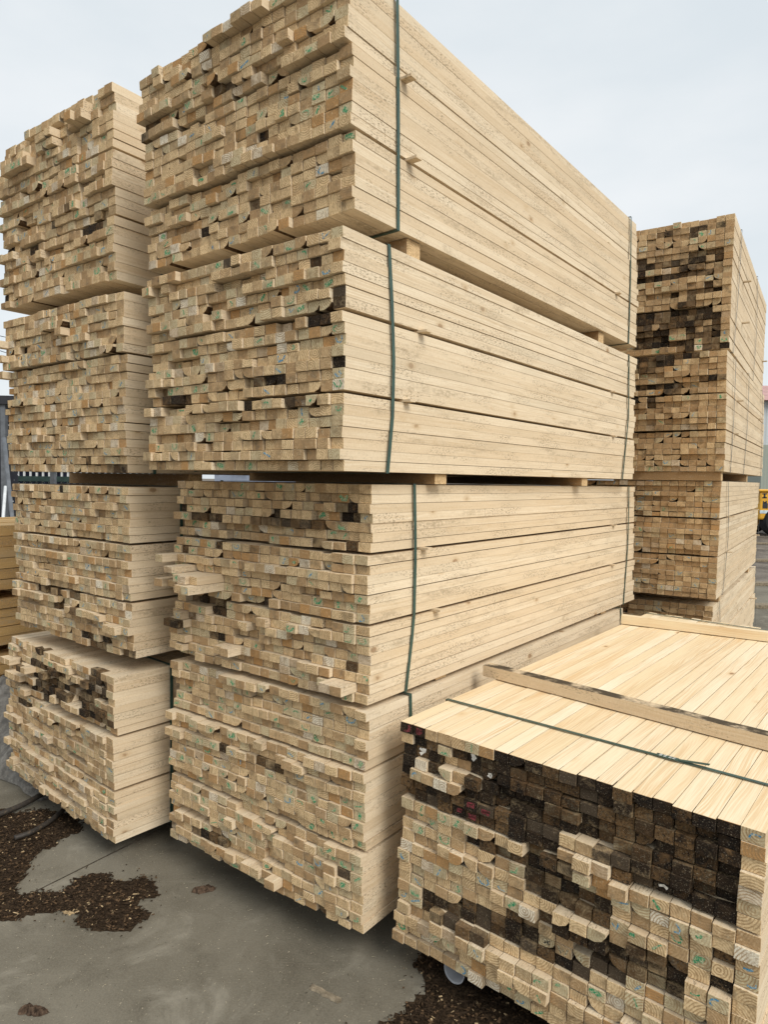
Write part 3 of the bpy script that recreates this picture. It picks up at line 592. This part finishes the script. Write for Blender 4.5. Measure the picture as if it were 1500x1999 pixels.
def inside(p, poly):
    x, y = p; r = False
    for i in range(len(poly)):
        (x0, y0), (x1, y1) = poly[i - 1], poly[i]
        if (y0 > y) != (y1 > y) and x < (x1 - x0) * (y - y0) / (y1 - y0) + x0: r = not r
    return r
CUPP = at(893, 1916).to_2d()
def bark_patch(px, seedv):
    rr = random.Random(seedv); poly = [tuple(at(u, v)[:2]) for u, v in px]
    xs = [p[0] for p in poly]; ys = [p[1] for p in poly]; st = .016
    def dist(x, y):
        d = 9
        for i in range(len(poly)):
            a, b = Vector(poly[i - 1]), Vector(poly[i]); ab = b - a; t = max(0, min(1, (Vector((x, y)) - a).dot(ab) / (ab.length_squared + 1e-9))); d = min(d, (a + ab * t - Vector((x, y))).length)
        return d if inside((x, y), poly) else -d
    nx, ny = int((max(xs) - min(xs) + .1) / st), int((max(ys) - min(ys) + .1) / st)
    mb = MB(); idx = {}; spots = []
    for j in range(ny):
        for i in range(nx):
            x, y = min(xs) - .05 + i * st, min(ys) - .05 + j * st
            nz = mnoise.noise((x * 9, y * 9, seedv)) * .045 + mnoise.noise((x * 30, y * 30, seedv)) * .028
            d = dist(x, y) + nz
            if d > -.03:
                h = min(.008, max(.0, d * .15)) + .0025 + .004 * mnoise.noise((x * 45, y * 45, 2)) * min(1, max(0, d * 20))
                idx[i, j] = mb.add([(x + rr.uniform(-.004, .004), y + rr.uniform(-.004, .004), max(.0012, h) if d > 0 else .0012)])
                if d > -.01: spots.append((x, y, max(.001, h)))
    for (i, j), k in idx.items():
        if (i + 1, j) in idx and (i, j + 1) in idx and (i + 1, j + 1) in idx: mb.face([k, idx[i + 1, j], idx[i + 1, j + 1], idx[i, j + 1]])
    nb = NT('bark_mulch'); g = nb.n('ShaderNodeNewGeometry').outputs['Position']
    f = nb.noise(g, 120, 5, .75); c = nb.mix(nb.ramp(f, .35, .7), (.016, .011, .007), (.085, .056, .033)); nb.bump(f, 1, .006)
    o = tag(mb.build('bark_mulch', nb.fin(c, .95, .1)), kind='stuff'); tag(o, 'dark bark mulch spread on the concrete', 'bark mulch')
    fl = MB()
    for _ in range(int(len(spots) * 5)):
        x, y, h = rr.choice(spots); x += rr.uniform(-st, st); y += rr.uniform(-st, st); l = rr.uniform(.003, .007) + (.010 * rr.random() if rr.random() < .12 else 0)
        if rr.random() < .085: x += rr.gauss(0, .045); y += rr.gauss(0, .045); h = .002; l *= .7
        if (Vector((x, y)) - CUPP).length < .075: continue
        w = rr.uniform(.001, .0036); a = rr.uniform(0, 6.28); t = rr.uniform(-.2, .2)
        dx, dy = math.cos(a), math.sin(a); q = rr.random(); mi = 0 if q < .78 else (1 if q < .97 else 2)
        z = h + .001 + rr.random() * .003
        k = fl.add([(x - dx * l - dy * w, y - dy * l + dx * w, z - t * l * .5), (x + dx * l - dy * w, y + dy * l + dx * w, z + abs(t) * l), (x + dx * l * .8 + dy * w, y + dy * l * .8 - dx * w, z + abs(t) * l + .001), (x - dx * l * .9 + dy * w, y - dy * l * .9 - dx * w, z + .002)])
        fl.face([k, k + 3, k + 2, k + 1], mi)
    o = tag(fl.build('bark_chips', [CH0, CH1, CH2]), kind='stuff'); tag(o, 'loose brown bark chips on the mulch', 'bark chips')
CH0 = plain('bark_chip_dark', (.036, .024, .015), .95, .1, .5, 60); CH1 = plain('bark_chip_brown', (.105, .066, .037), .9, .1, .4, 60); CH2 = plain('wood_chip', (.42, .31, .18), .85, .1, .3, 60)
bark_patch([(-160, 1560), (0, 1585), (130, 1590), (152, 1605), (140, 1628), (100, 1640), (70, 1668), (50, 1690), (38, 1715), (42, 1745), (60, 1752), (130, 1738), (150, 1718), (215, 1714), (235, 1732), (280, 1720), (302, 1748), (262, 1762), (286, 1785), (258, 1812), (215, 1805), (168, 1810), (152, 1796), (166, 1780), (120, 1775), (60, 1782), (0, 1797), (-200, 1830)], 3)
bark_patch([(822, 1892), (852, 1924), (843, 1950), (800, 1985), (740, 2040), (1100, 2060), (1080, 2000), (1000, 1950), (930, 1900), (880, 1868), (845, 1862)], 8)
# pale shavings and specks of sawdust
rs = random.Random(4); sh = MB()
for _ in range(520):
    u, v = rs.uniform(-20, 1000), rs.uniform(1600, 2010)
    P = at(u, v); a = rs.uniform(0, 6.28); l = rs.choice((.0015, .002, .002, .003, .004, .008)) * rs.uniform(.7, 1.2); cv = rs.uniform(-90, 90); w = rs.uniform(.0004, .0008)
    pts = []
    x, y = P.x, P.y
    for i in range(5): pts.append((x, y, .0015 + .003 * math.sin(i / 4 * math.pi))); x += math.cos(a) * l / 2; y += math.sin(a) * l / 2; a += cv * l / 4
    k = sh.add([q for (x, y, z) in pts for q in ((x, y + w, z), (x + w, y - w, z + .0004))])
    for i in range(4): sh.face([k + 2 * i, k + 2 * i + 1, k + 2 * i + 3, k + 2 * i + 2])
tag(tag(sh.build('wood_shavings', plain('shaving', (.70, .60, .43), .8, .2)), kind='stuff'), 'pale curled wood shavings scattered over the concrete', 'shavings')

def bark_piece(u0, v0, u1, v1, w, label, mat, flat=False, h=.02):
    p, q = at(u0, v0), at(u1, v1); L = (q - p).length; ang = math.atan2(q.y - p.y, q.x - p.x); mb = MB(); n, mm = 22, 9; rr = random.Random(u0)
    for i in range(n + 1):
        t = i / n
        for j in range(mm + 1):
            s = j / mm; env = (min(1, t * 5, (1 - t) * 4)) ** .5 if not flat else 1
            x = L * t + rr.uniform(-.003, .003) + (mnoise.noise((j * 1.1, u0, 0)) * .018 if i in (0, n) else 0); y = (s - .5) * w * (.25 + .75 * env) + mnoise.noise((t * 5, 3, u0)) * .01
            z = (h * math.sin(math.pi * s) * (env * .9) + mnoise.noise((t * 14, s * 5, u0)) * (.007 if not flat else .002)) if not flat else (h * min(1, min(s, 1 - s) * 12) + mnoise.noise((t * 3, s * 14, 1)) * .002)
            mb.add([(x, y, max(.0012, z))])
    for i in range(n):
        for j in range(mm): k = i * (mm + 1) + j; mb.face([k, k + mm + 1, k + mm + 2, k + 1], 0, [(L * i / n, w * j / mm)] * 4)
    e = [j for j in range(mm + 1)]
    lo = mb.add([(mb.v[j][0], mb.v[j][1], .0006) for j in range(mm + 1)]); lo2 = mb.add([(mb.v[n * (mm + 1) + j][0], mb.v[n * (mm + 1) + j][1], .0006) for j in range(mm + 1)])
    for j in range(mm): mb.face([j, j + 1, lo + j + 1, lo + j]); k = n * (mm + 1) + j; mb.face([k + 1, k, lo2 + j, lo2 + j + 1])
    o = mb.build('wood_sliver' if flat else 'bark_piece', mat); o.location = p; o.rotation_euler = (0, 0, ang); return tag(o, label, 'wood scrap')
BK = plain('bark', (.075, .05, .034), .95, .15, .7, 55, bump=.004); GW = plain('grey_wood', (.23, .19, .135), .9, .15, .35, 40, bump=.002)
bark_piece(376, 1742, 420, 1735, .038, 'dark bark piece alone on the concrete in front of the tall middle stack', BK)
bark_piece(38, 1972, 92, 1978, .035, 'dark curled bark piece at the lower left corner of the concrete', BK)
bark_piece(608, 1927, 662, 1956, .022, 'flat grey wood sliver on the concrete below the tall middle stack', GW, True, .007)
bark_piece(126, 1782, 140, 1784, .014, 'small tan wood sliver beside the bark mulch', plain('tan_sliver', (.38, .28, .16), .9, .1, .3, 60), True, .005)

# plastic cup lying under the low pack
cup = empty('plastic_cup', at(893, 1920) + Vector((.014, .016, .050)), 0)
tag(cup, 'white plastic cup lying on its side beneath the low front pack', 'cup'); cup.rotation_euler = (math.radians(86), 0, math.radians(-38))
CUPM = plain('cup_plastic', (.40, .41, .43), .3, .5, var=.08); mb = MB(); N = 28
prof = [(.026, .0), (.029, .03), (.034, .08), (.036, .082), (.0345, .083), (.0328, .08), (.028, .032), (.025, .003)]
for r_, z_ in prof: mb.add([(r_ * math.cos(2 * math.pi * k / N), r_ * math.sin(2 * math.pi * k / N), z_ - .04) for k in range(N)])
for i in range(len(prof) - 1):
    for k in range(N): mb.face([i * N + k, i * N + (k + 1) % N, (i + 1) * N + (k + 1) % N, (i + 1) * N + k])
mb.face(list(range(N))[::-1]); mb.face([(len(prof) - 1) * N + k for k in range(N)])
mb.build('cup_body', CUPM, cup, True)
rim = MB(); tube(rim, [(.0362 * math.cos(t), .0362 * math.sin(t), .0425) for t in [2 * math.pi * k / 30 for k in range(31)]], .0018, 6, cap=False); rim.build('rim', CUPM, cup, True)

# tarpaulin heap
def tarp():
    mb = MB(); nx, ny = 90, 90; x0, x1, y0, y1 = -2.75, -1.60, 3.16, 4.12
    ax = Vector((math.cos(.68), -math.sin(.68), 0)); ay = Vector((math.sin(.68), math.cos(.68), 0)); base = at(74, 1566); Lx, Ly = 1.15, .95
    H = []
    for j in range(ny + 1):
        for i in range(nx + 1):
            s, t = i / nx, j / ny
            P = base + ax * (s - 1) * Lx + ay * t * Ly
            e = min(1, s * 6) * min(1, t * 5, (1 - t) * 4) * min(1, (1 - s) * 3.2)
            h = (.07 + .34 * min(1, max(0, (1 - s) * 1.6 - .12)) ** 1.2 * (.5 + .7 * t)) * max(0, e) ** .45
            q = (P.x * 3.2, P.y * 3.2, .3)
            fold = 1 - abs(mnoise.noise((q[0] * 1.6 + mnoise.noise(q) * 2, q[1] * .9, 5))) * 2.2
            fold2 = 1 - abs(mnoise.noise((q[0] * 3.7, q[1] * 3.1 + mnoise.noise(q) * 2, 8))) * 2.2
            h += (.075 * fold + .03 * fold2 + .008 * mnoise.noise((P.x * 30, P.y * 30, 1))) * max(0, e) ** .6
            P = P + ay * .03 * mnoise.noise((s * 7, t * 7, 3)) + ax * .03 * mnoise.noise((s * 7, t * 7, 9))
            mb.add([(P.x - base.x, P.y - base.y, max(.004, h))])
    for j in range(ny):
        for i in range(nx): k = j * (nx + 1) + i; mb.face([k, k + 1, k + nx + 2, k + nx + 1])
    n = NT('tarpaulin'); g = n.n('ShaderNodeNewGeometry').outputs['Position']; f = n.noise(g, 14, 6, .7)
    c = n.mix(n.ramp(f, .35, .7), (.115, .108, .098), (.28, .262, .235)); c = n.mix(n.ramp(n.noise(g, 40, 4), .55, .7, 0, .5), c, (.16, .14, .115)); n.bump(n.noise(g, 45, 5, .7), .7, .012)
    o = mb.build("tarpaulin", n.fin(c, .8, .15), None, True); o.location = base
    tag(o, 'crumpled grey tarpaulin heaped on the ground at the left edge', 'tarpaulin')
tarp()
def hose(px, r, label, nm, mat, z=None):
    ps = [at(u, v) for u, v in px]; pts = []
    for i in range(len(ps) - 1):
        p0, p1, p2, p3 = ps[max(0, i - 1)], ps[i], ps[i + 1], ps[min(len(ps) - 1, i + 2)]
        for k in range(8):
            t = k / 8; pts.append(.5 * ((2 * p1) + (p2 - p0) * t + (2 * p0 - 5 * p1 + 4 * p2 - p3) * t * t + (3 * p1 - p0 - 3 * p2 + p3) * t ** 3) + Vector((0, 0, r + (z or .001))))
    pts.append(ps[-1] + Vector((0, 0, r + (z or .001)))); b = pts[0].copy(); b.z = 0
    mb = MB(); tube(mb, [p - b for p in pts], r, 10); o = mb.build(nm, mat, None, True); o.location = b; return tag(o, label, nm.split('_')[-1])
HOSE = plain('black_hose', (.035, .03, .026), .55, .35, .3, 30, dirt=(.12, .09, .06))
hose([(28, 1648), (60, 1637), (95, 1616), (118, 1597), (133, 1584), (170, 1560)], .011, 'thin black hose lying on the bark mulch by the left-hand stack', 'rubber_hose', HOSE, .017)
hose([(-260, 1668), (-60, 1622), (0, 1601), (45, 1582), (80, 1563), (130, 1540)], .013, 'dark pipe lying along the foot of the grey tarpaulin', 'plastic_pipe', HOSE, .016)

# ------------------------------------------------------------------ background, left
DK = plain('dark_steel', (.025, .026, .03), .6, .4); DKG = plain('dark_green_paint', (.03, .055, .05), .5, .4); WP = plain('white_bars', (.72, .74, .75), .5, .4, .1)
NAVY = plain('navy_sheet', (.018, .022, .045), .7, .3, .4, 4); GST = plain('grey_steel', (.12, .13, .145), .45, .5, .2)
FY = 13.5
fence = empty('metal_fence', (0, FY, 0)); tag(fence, 'white barred metal fence with a dark green rail behind the left-hand stack', 'fence')
mb = MB(); mb.box((-10.5, .10, .0), (-3.9, .13, 2.0)); mb.build('backing_sheet', NAVY, fence)
for z, nm in ((1.53, 'rail'), (1.93, 'rail'), (.25, 'rail')):
    mb = MB(); mb.box((-10.5, -.13, z - .05), (-3.9, -.08, z + .05)); mb.build(nm, DKG, fence)
xs = [-10.2 + i * .122 for i in range(52)]
mid = sorted(xs, key=lambda x: abs(x + 6.8))
rest = MB()
for k, x in enumerate(mid):
    mb = MB() if k < 100 else rest; mb.box((x - .013, -.075, .1), (x + .013, -.035, 2.02))
    if k < 100: mb.build('picket', WP, fence)

rg = MB()
for x in xs: tube(rg, [(x + .061 + .05 * math.cos(t), -.09, 1.43 + .05 * math.sin(t)) for t in [2 * math.pi * k / 12 for k in range(13)]], .008, 5, cap=False)
o = rg.build('ring_row', DKG, fence); o['label'] = 'row of small rings under the rail'
mb = MB(); mb.box((-3.7, 15, .12), (-.2, 17.4, 2.5)); o = mb.build('site_container', plain('container_paint', (.20, .23, .30), .6, .3, .35, 3)); tag(o, 'blue grey container glimpsed through the gap under the second middle pack', 'container')
o.location = (0, 0, 0)
# open dark shelter at the left edge
a = at_depth(12, 790, 10.0); sx = a.x
sh_ = empty('steel_shelter', (sx, 10.0, 0)); tag(sh_, 'dark steel shelter with a perforated screen at the left edge', 'shelter')
ht = a.z
mb = MB(); mb.box((-3.0, -.1, ht), (.16, 1.6, ht + .12)); mb.build('roof', DK, sh_)
for x in (-.06, -2.9):
    mb = MB(); mb.box((x, -.06, 0), (x + .07, .02, ht)); mb.build('post', GST, sh_)
    mb = MB(); mb.box((x, 1.4, 0), (x + .07, 1.48, ht)); mb.build('post', GST, sh_)
n = NT('perforated_screen'); g = n.n('ShaderNodeNewGeometry').outputs['Position']
vo = n.n('ShaderNodeTexVoronoi'); n.l(g, vo.inputs['Vector']); vo.inputs['Scale'].default_value = 16
PS = n.fin(n.mix(n.ramp(vo.outputs['Distance'], .14, .2), (.55, .57, .6), (.02, .022, .03)), .6, .3)
mb = MB(); mb.box((-2.83, .03, .55), (.13, .05, ht - .02)); mb.build('screen', PS, sh_)
mb = MB(); mb.box((-2.83, .02, 1.02), (.13, .10, 1.07)); mb.build('brace', DK, sh_)
p0, p1 = at_depth(7, 855, 8.0), at_depth(30, 1075, 7.2); p1 = p1 + (p1 - p0) * (p1.z / (p0.z - p1.z)); mb = MB(); tube(mb, [Vector((0, 0, 0)), p0 - p1], .022, 10); o = mb.build('steel_pole', GST, None, True); o.location = p1
tag(o, 'grey steel pole leaning at the left edge before the dark shelter', 'pole')
p0, p1 = at_depth(10, 950, 8.4), at_depth(4, 1030, 8.0); p1 = p1 + (p1 - p0) * (p1.z / (p0.z - p1.z)); mb = MB(); tube(mb, [Vector((0, 0, 0)), p0 - p1], .018, 10); o = mb.build('steel_pole', WP, None, True); o.location = p1
tag(o, 'thin pale pole standing lower left of the leaning grey pole', 'pole')
# overhead cables between two poles
PW = plain('pole_wood', (.12, .10, .08), .9)
pa, pb = Vector((-30, 22, 0)), Vector((-4.5, 28, 0))
for P, nm in ((pa, 'outside the picture at the left'), (pb, 'hidden behind the tall stacks')):
    o = empty('utility_pole', P); tag(o, 'wooden utility pole %s' % nm, 'utility pole')
    mb = MB(); tube(mb, [(0, 0, 0), (0, 0, 8.2)], lambda t: .15 - .05 * t, 12); mb.build('pole_shaft', PW, o, True)
    mb = MB(); mb.box((-.7, -.16, 6.1), (.7, -.06, 6.2)); mb.build('crossarm', PW, o)
for (u0, v0, u1, v1), t in (((0, 656, 18, 660), 'upper'), ((0, 685, 15, 690), 'lower')):
    A, B = at_depth(u0, v0, 24.0), at_depth(u1, v1, 24.3); dx = (B - A) / (B.x - A.x)
    pts = [A + dx * (x - A.x) + Vector((0, 0, 1.1 * ((x - A.x) / 18) ** 2)) for x in [A.x - 16 + i * 1.8 for i in range(16)]]
    mb = MB(); tube(mb, pts, .012, 5); tag(mb.build('overhead_cable', DK), '%s of two thin overhead cables in the sky at the left edge' % t, 'cable')

# ------------------------------------------------------------------ background, right
YEL = plain('yellow_paint', (.62, .33, .025), .45, .45, .15, 3); TYRE = plain('tyre', (.02, .02, .021), .85, .2, .3, 10); LBL = plain('pale_label', (.5, .6, .65), .6)
P = at(1466, 1046); ld = empty('wheel_loader', (P.x + .25, P.y, 0)); Yd = P.y
S = Yd / FPX
zt = lambda v: EYE - (v - 925) * S
tag(ld, 'yellow wheel loader with black lettering parked beyond the far right stack', 'loader')
def bbox(nm, a, b, mat, parent, bev=.03):
    mb = MB(); mb.box(a, b); o = mb.build(nm, mat, parent); md = o.modifiers.new('bevel', 'BEVEL'); md.width = bev; md.segments = 2; return o
z0, z1 = zt(990) - .05, zt(938)
body = bbox('rear_body', (0, 0, z0), (1.9, 1.7, z1), YEL, ld, .06)
bbox('hood_lip', (-.28, -.06, z1), (1.95, 1.75, z1 + .07), YEL, ld, .02)
bbox('cab', (1.9, .25, z1 - .4), (3.1, 1.45, z1 + 1.3), DK, ld, .05); bbox('cab_roof', (1.8, .15, z1 + 1.3), (3.2, 1.55, z1 + 1.4), YEL, ld, .03)
bbox('front_frame', (1.9, .3, z0 - .1), (3.9, 1.4, z1 - .42), YEL, ld, .05)
bbox('bucket', (4.1, -.25, .1), (4.9, 1.95, .95), YEL, ld, .08)
bbox('lift_arm', (3.4, .5, z1 - .6), (4.3, .65, z1 - .3), YEL, ld, .03); bbox('lift_arm', (3.4, 1.05, z1 - .6), (4.3, 1.2, z1 - .3), YEL, ld, .03)
bbox('engine_grille', (.10, -.012, z0 + .36), (.26, .004, z0 + .52), DK, ld, .004); bbox('data_plate', (.02, -.01, z0 + .2), (.28, .004, z0 + .3), LBL, ld, .003)
bbox('vent', (.44, -.012, z1 - .34), (1.2, .004, z1 - .05), DK, ld, .004)
mk = MB()
Lt = {'bar': [[(-.8, .8), (.8, .8)], [(0, .8), (0, -.8)], [(-.8, -.8), (.8, -.8)]], 'k': [[(-.7, .8), (-.1, 0), (-.7, -.8)], [(.6, .8), (-.1, .1), (.7, -.8)], [(-.8, .1), (.7, .1)]]}
add_stroke(mk, lambda a, y, b: (.15 + a, -.006, z1 - .13 + b), 0, 0, .09, .08, 0, 0, Lt['bar'], .05); add_stroke(mk, lambda a, y, b: (.17 + a, -.006, z1 - .36 + b), 0, 0, .09, .08, 0, 0, Lt['k'], .04)
o = mk.build('lettering', DK, ld); o['label'] = 'black lettering painted on the yellow body'
WZ = .475
for x in (.62, 3.1):
    for y in (-.06, 1.36):
        w = MB(); r_ = .47; N = 36
        pr = [(r_ * .5, 0), (r_ * .9, 0), (r_, .06), (r_, .34), (r_ * .9, .4), (r_ * .5, .4)]
        for rr_, yy in pr: w.add([(x + rr_ * math.cos(2 * math.pi * k / N), y + yy, WZ + rr_ * math.sin(2 * math.pi * k / N)) for k in range(N)])
        for i in range(len(pr)):
            for k in range(N): a_, b_ = i * N, ((i + 1) % len(pr)) * N; w.face([a_ + k, a_ + (k + 1) % N, b_ + (k + 1) % N, b_ + k])
        tyre = w.build('wheel', TYRE, ld, False)
        h = MB(); pr = [(.0, .1), (r_ * .3, .1), (r_ * .5, .04), (r_ * .5, .36), (0, .36)]
        for rr_, yy in pr: h.add([(x + rr_ * math.cos(2 * math.pi * k / N), y + yy, WZ + rr_ * math.sin(2 * math.pi * k / N)) for k in range(N)])
        for i in range(len(pr) - 1):
            for k in range(N): h.face([i * N + k, i * N + (k + 1) % N, (i + 1) * N + (k + 1) % N, (i + 1) * N + k])
        h.build('rim', YEL, tyre)
# shed with a pinkish roof
P = at_depth(1489, 870, 38); sx = P.x; zr = at_depth(1489, 760, 38).z; ze = at_depth(1489, 783, 38).z
shed = empty('shed', (sx, 38, 0)); tag(shed, 'grey corrugated shed with a faded pink roof behind the far right stack', 'shed')
n = NT('corrugated_wall'); g = n.n('ShaderNodeNewGeometry').outputs['Position']; w = n.n('ShaderNodeTexWave'); n.l(g, w.inputs[0]); w.inputs['Scale'].default_value = 1.6; w.bands_direction = 'X'
sep = n.n('ShaderNodeSeparateXYZ'); n.l(g, sep.inputs[0])
CW = n.fin(n.mix(n.math('MULTIPLY', w.outputs[1], .3), n.mix(n.math('GREATER_THAN', sep.outputs[2], 3.8), (.30, .33, .28), (.50, .54, .56)), (.2, .22, .22)), .6)
mb = MB(); mb.box((0, 0, 0), (24, 14, ze)); mb.build('wall', CW, shed)
mb = MB(); k = mb.add([(-.4, -.5, ze + .003), (24.4, -.5, ze + .003), (24.4, 7, zr + 1.2), (-.4, 7, zr + 1.2), (-.4, 14.5, ze + .003), (24.4, 14.5, ze + .003)])
mb.face([0, 1, 2, 3]); mb.face([3, 2, 5, 4]); mb.face([0, 3, 4]); mb.face([1, 5, 2]); mb.face([0, 4, 5, 1]); mb.build('roof', plain('pink_roof', (.46, .27, .25), .6, .3, .2, 2), shed)
for i in range(5): mb = MB(); mb.box((2 + i * 4.4, -.06, 1.2), (3.6 + i * 4.4, -.003, 2.6)); mb.build('window', DK, shed)
# planks and ruts on the mud
rr = random.Random(9)
for i, (v, w_) in enumerate(((1062, .35), (1096, .5), (1142, .4), (1185, .5))):
    p = at(1484, v); mb = MB(); L = 2.6 + rr.random(); N = 8
    for s in range(N + 1): mb.add([(L * s / N, -.09, .0), (L * s / N, .09, .0), (L * s / N, .09, .035 + .01 * math.sin(s)), (L * s / N, -.09, .035 + .01 * math.sin(s))])
    for s in range(N):
        for k in range(4): mb.face([s * 4 + k, s * 4 + (k + 1) % 4, s * 4 + 4 + (k + 1) % 4, s * 4 + 4 + k])
    mb.face([3, 2, 1, 0]); mb.face([N * 4 + k for k in range(4)])
    o = mb.build('scrap_plank', GW); o.location = (p.x - .4, p.y, .002 if True else 0); o.rotation_euler = (0, 0, rr.uniform(-.1, .1))
    tag(o, ('grey plank lying in the mud below the yellow loader', 'grey plank in the mud, second below the yellow loader', 'grey plank in the mud, third below the yellow loader', 'nearest of the grey planks in the mud beside the far right stack')[i], 'plank', 'planks lying in the mud')

# ------------------------------------------------------------------ light
SUN_AZ = math.atan2(-.80, .60); EL = math.radians(42)
sd = Vector((math.cos(SUN_AZ) * math.cos(EL), math.sin(SUN_AZ) * math.cos(EL), math.sin(EL)))
sun = bpy.data.lights.new('sun', 'SUN'); sun.energy = 2.0; sun.angle = math.radians(30); sun.color = (1, .95, .86)
so = bpy.data.objects.new('sun', sun); C.objects.link(so); so.rotation_euler = sd.to_track_quat('Z', 'Y').to_euler()
w = bpy.data.worlds.new('World'); scene.world = w; w.use_nodes = True; t = w.node_tree; t.nodes.clear()
out = t.nodes.new('ShaderNodeOutputWorld'); bg = t.nodes.new('ShaderNodeBackground'); t.links.new(bg.outputs[0], out.inputs[0]); bg.inputs[1].default_value = .1
sky = t.nodes.new('ShaderNodeTexSky'); sky.sky_type = 'NISHITA'; sky.sun_disc = False; sky.sun_elevation = EL; sky.sun_rotation = math.pi / 2 - SUN_AZ; sky.air_density = 1.2; sky.dust_density = 3
tc = t.nodes.new('ShaderNodeTexCoord'); mp = t.nodes.new('ShaderNodeMapping'); mp.inputs['Scale'].default_value = (1, 1, 2.6); t.links.new(tc.outputs['Generated'], mp.inputs[0])
nz = t.nodes.new('ShaderNodeTexNoise'); nz.inputs['Scale'].default_value = 2.3; nz.inputs['Detail'].default_value = 6; nz.inputs['Roughness'].default_value = .48; t.links.new(mp.outputs[0], nz.inputs['Vector'])
mr = t.nodes.new('ShaderNodeMapRange'); mr.interpolation_type = 'SMOOTHSTEP'; mr.inputs[1].default_value = .3; mr.inputs[2].default_value = .72; t.links.new(nz.outputs[0], mr.inputs[0])
cm = t.nodes.new('ShaderNodeMix'); cm.data_type = 'RGBA'; cm.inputs[6].default_value = (6.0, 6.5, 6.8, 1); cm.inputs[7].default_value = (7.3, 7.5, 7.6, 1); t.links.new(mr.outputs[0], cm.inputs[0])
mx = t.nodes.new('ShaderNodeMix'); mx.data_type = 'RGBA'; mx.inputs[0].default_value = .90; t.links.new(sky.outputs[0], mx.inputs[6]); t.links.new(cm.outputs[2], mx.inputs[7]); t.links.new(mx.outputs[2], bg.inputs[0])
vs = scene.view_settings; vs.view_transform = 'Standard'; vs.look = 'None'; vs.exposure = .38; vs.gamma = 1; vs.use_curve_mapping = False
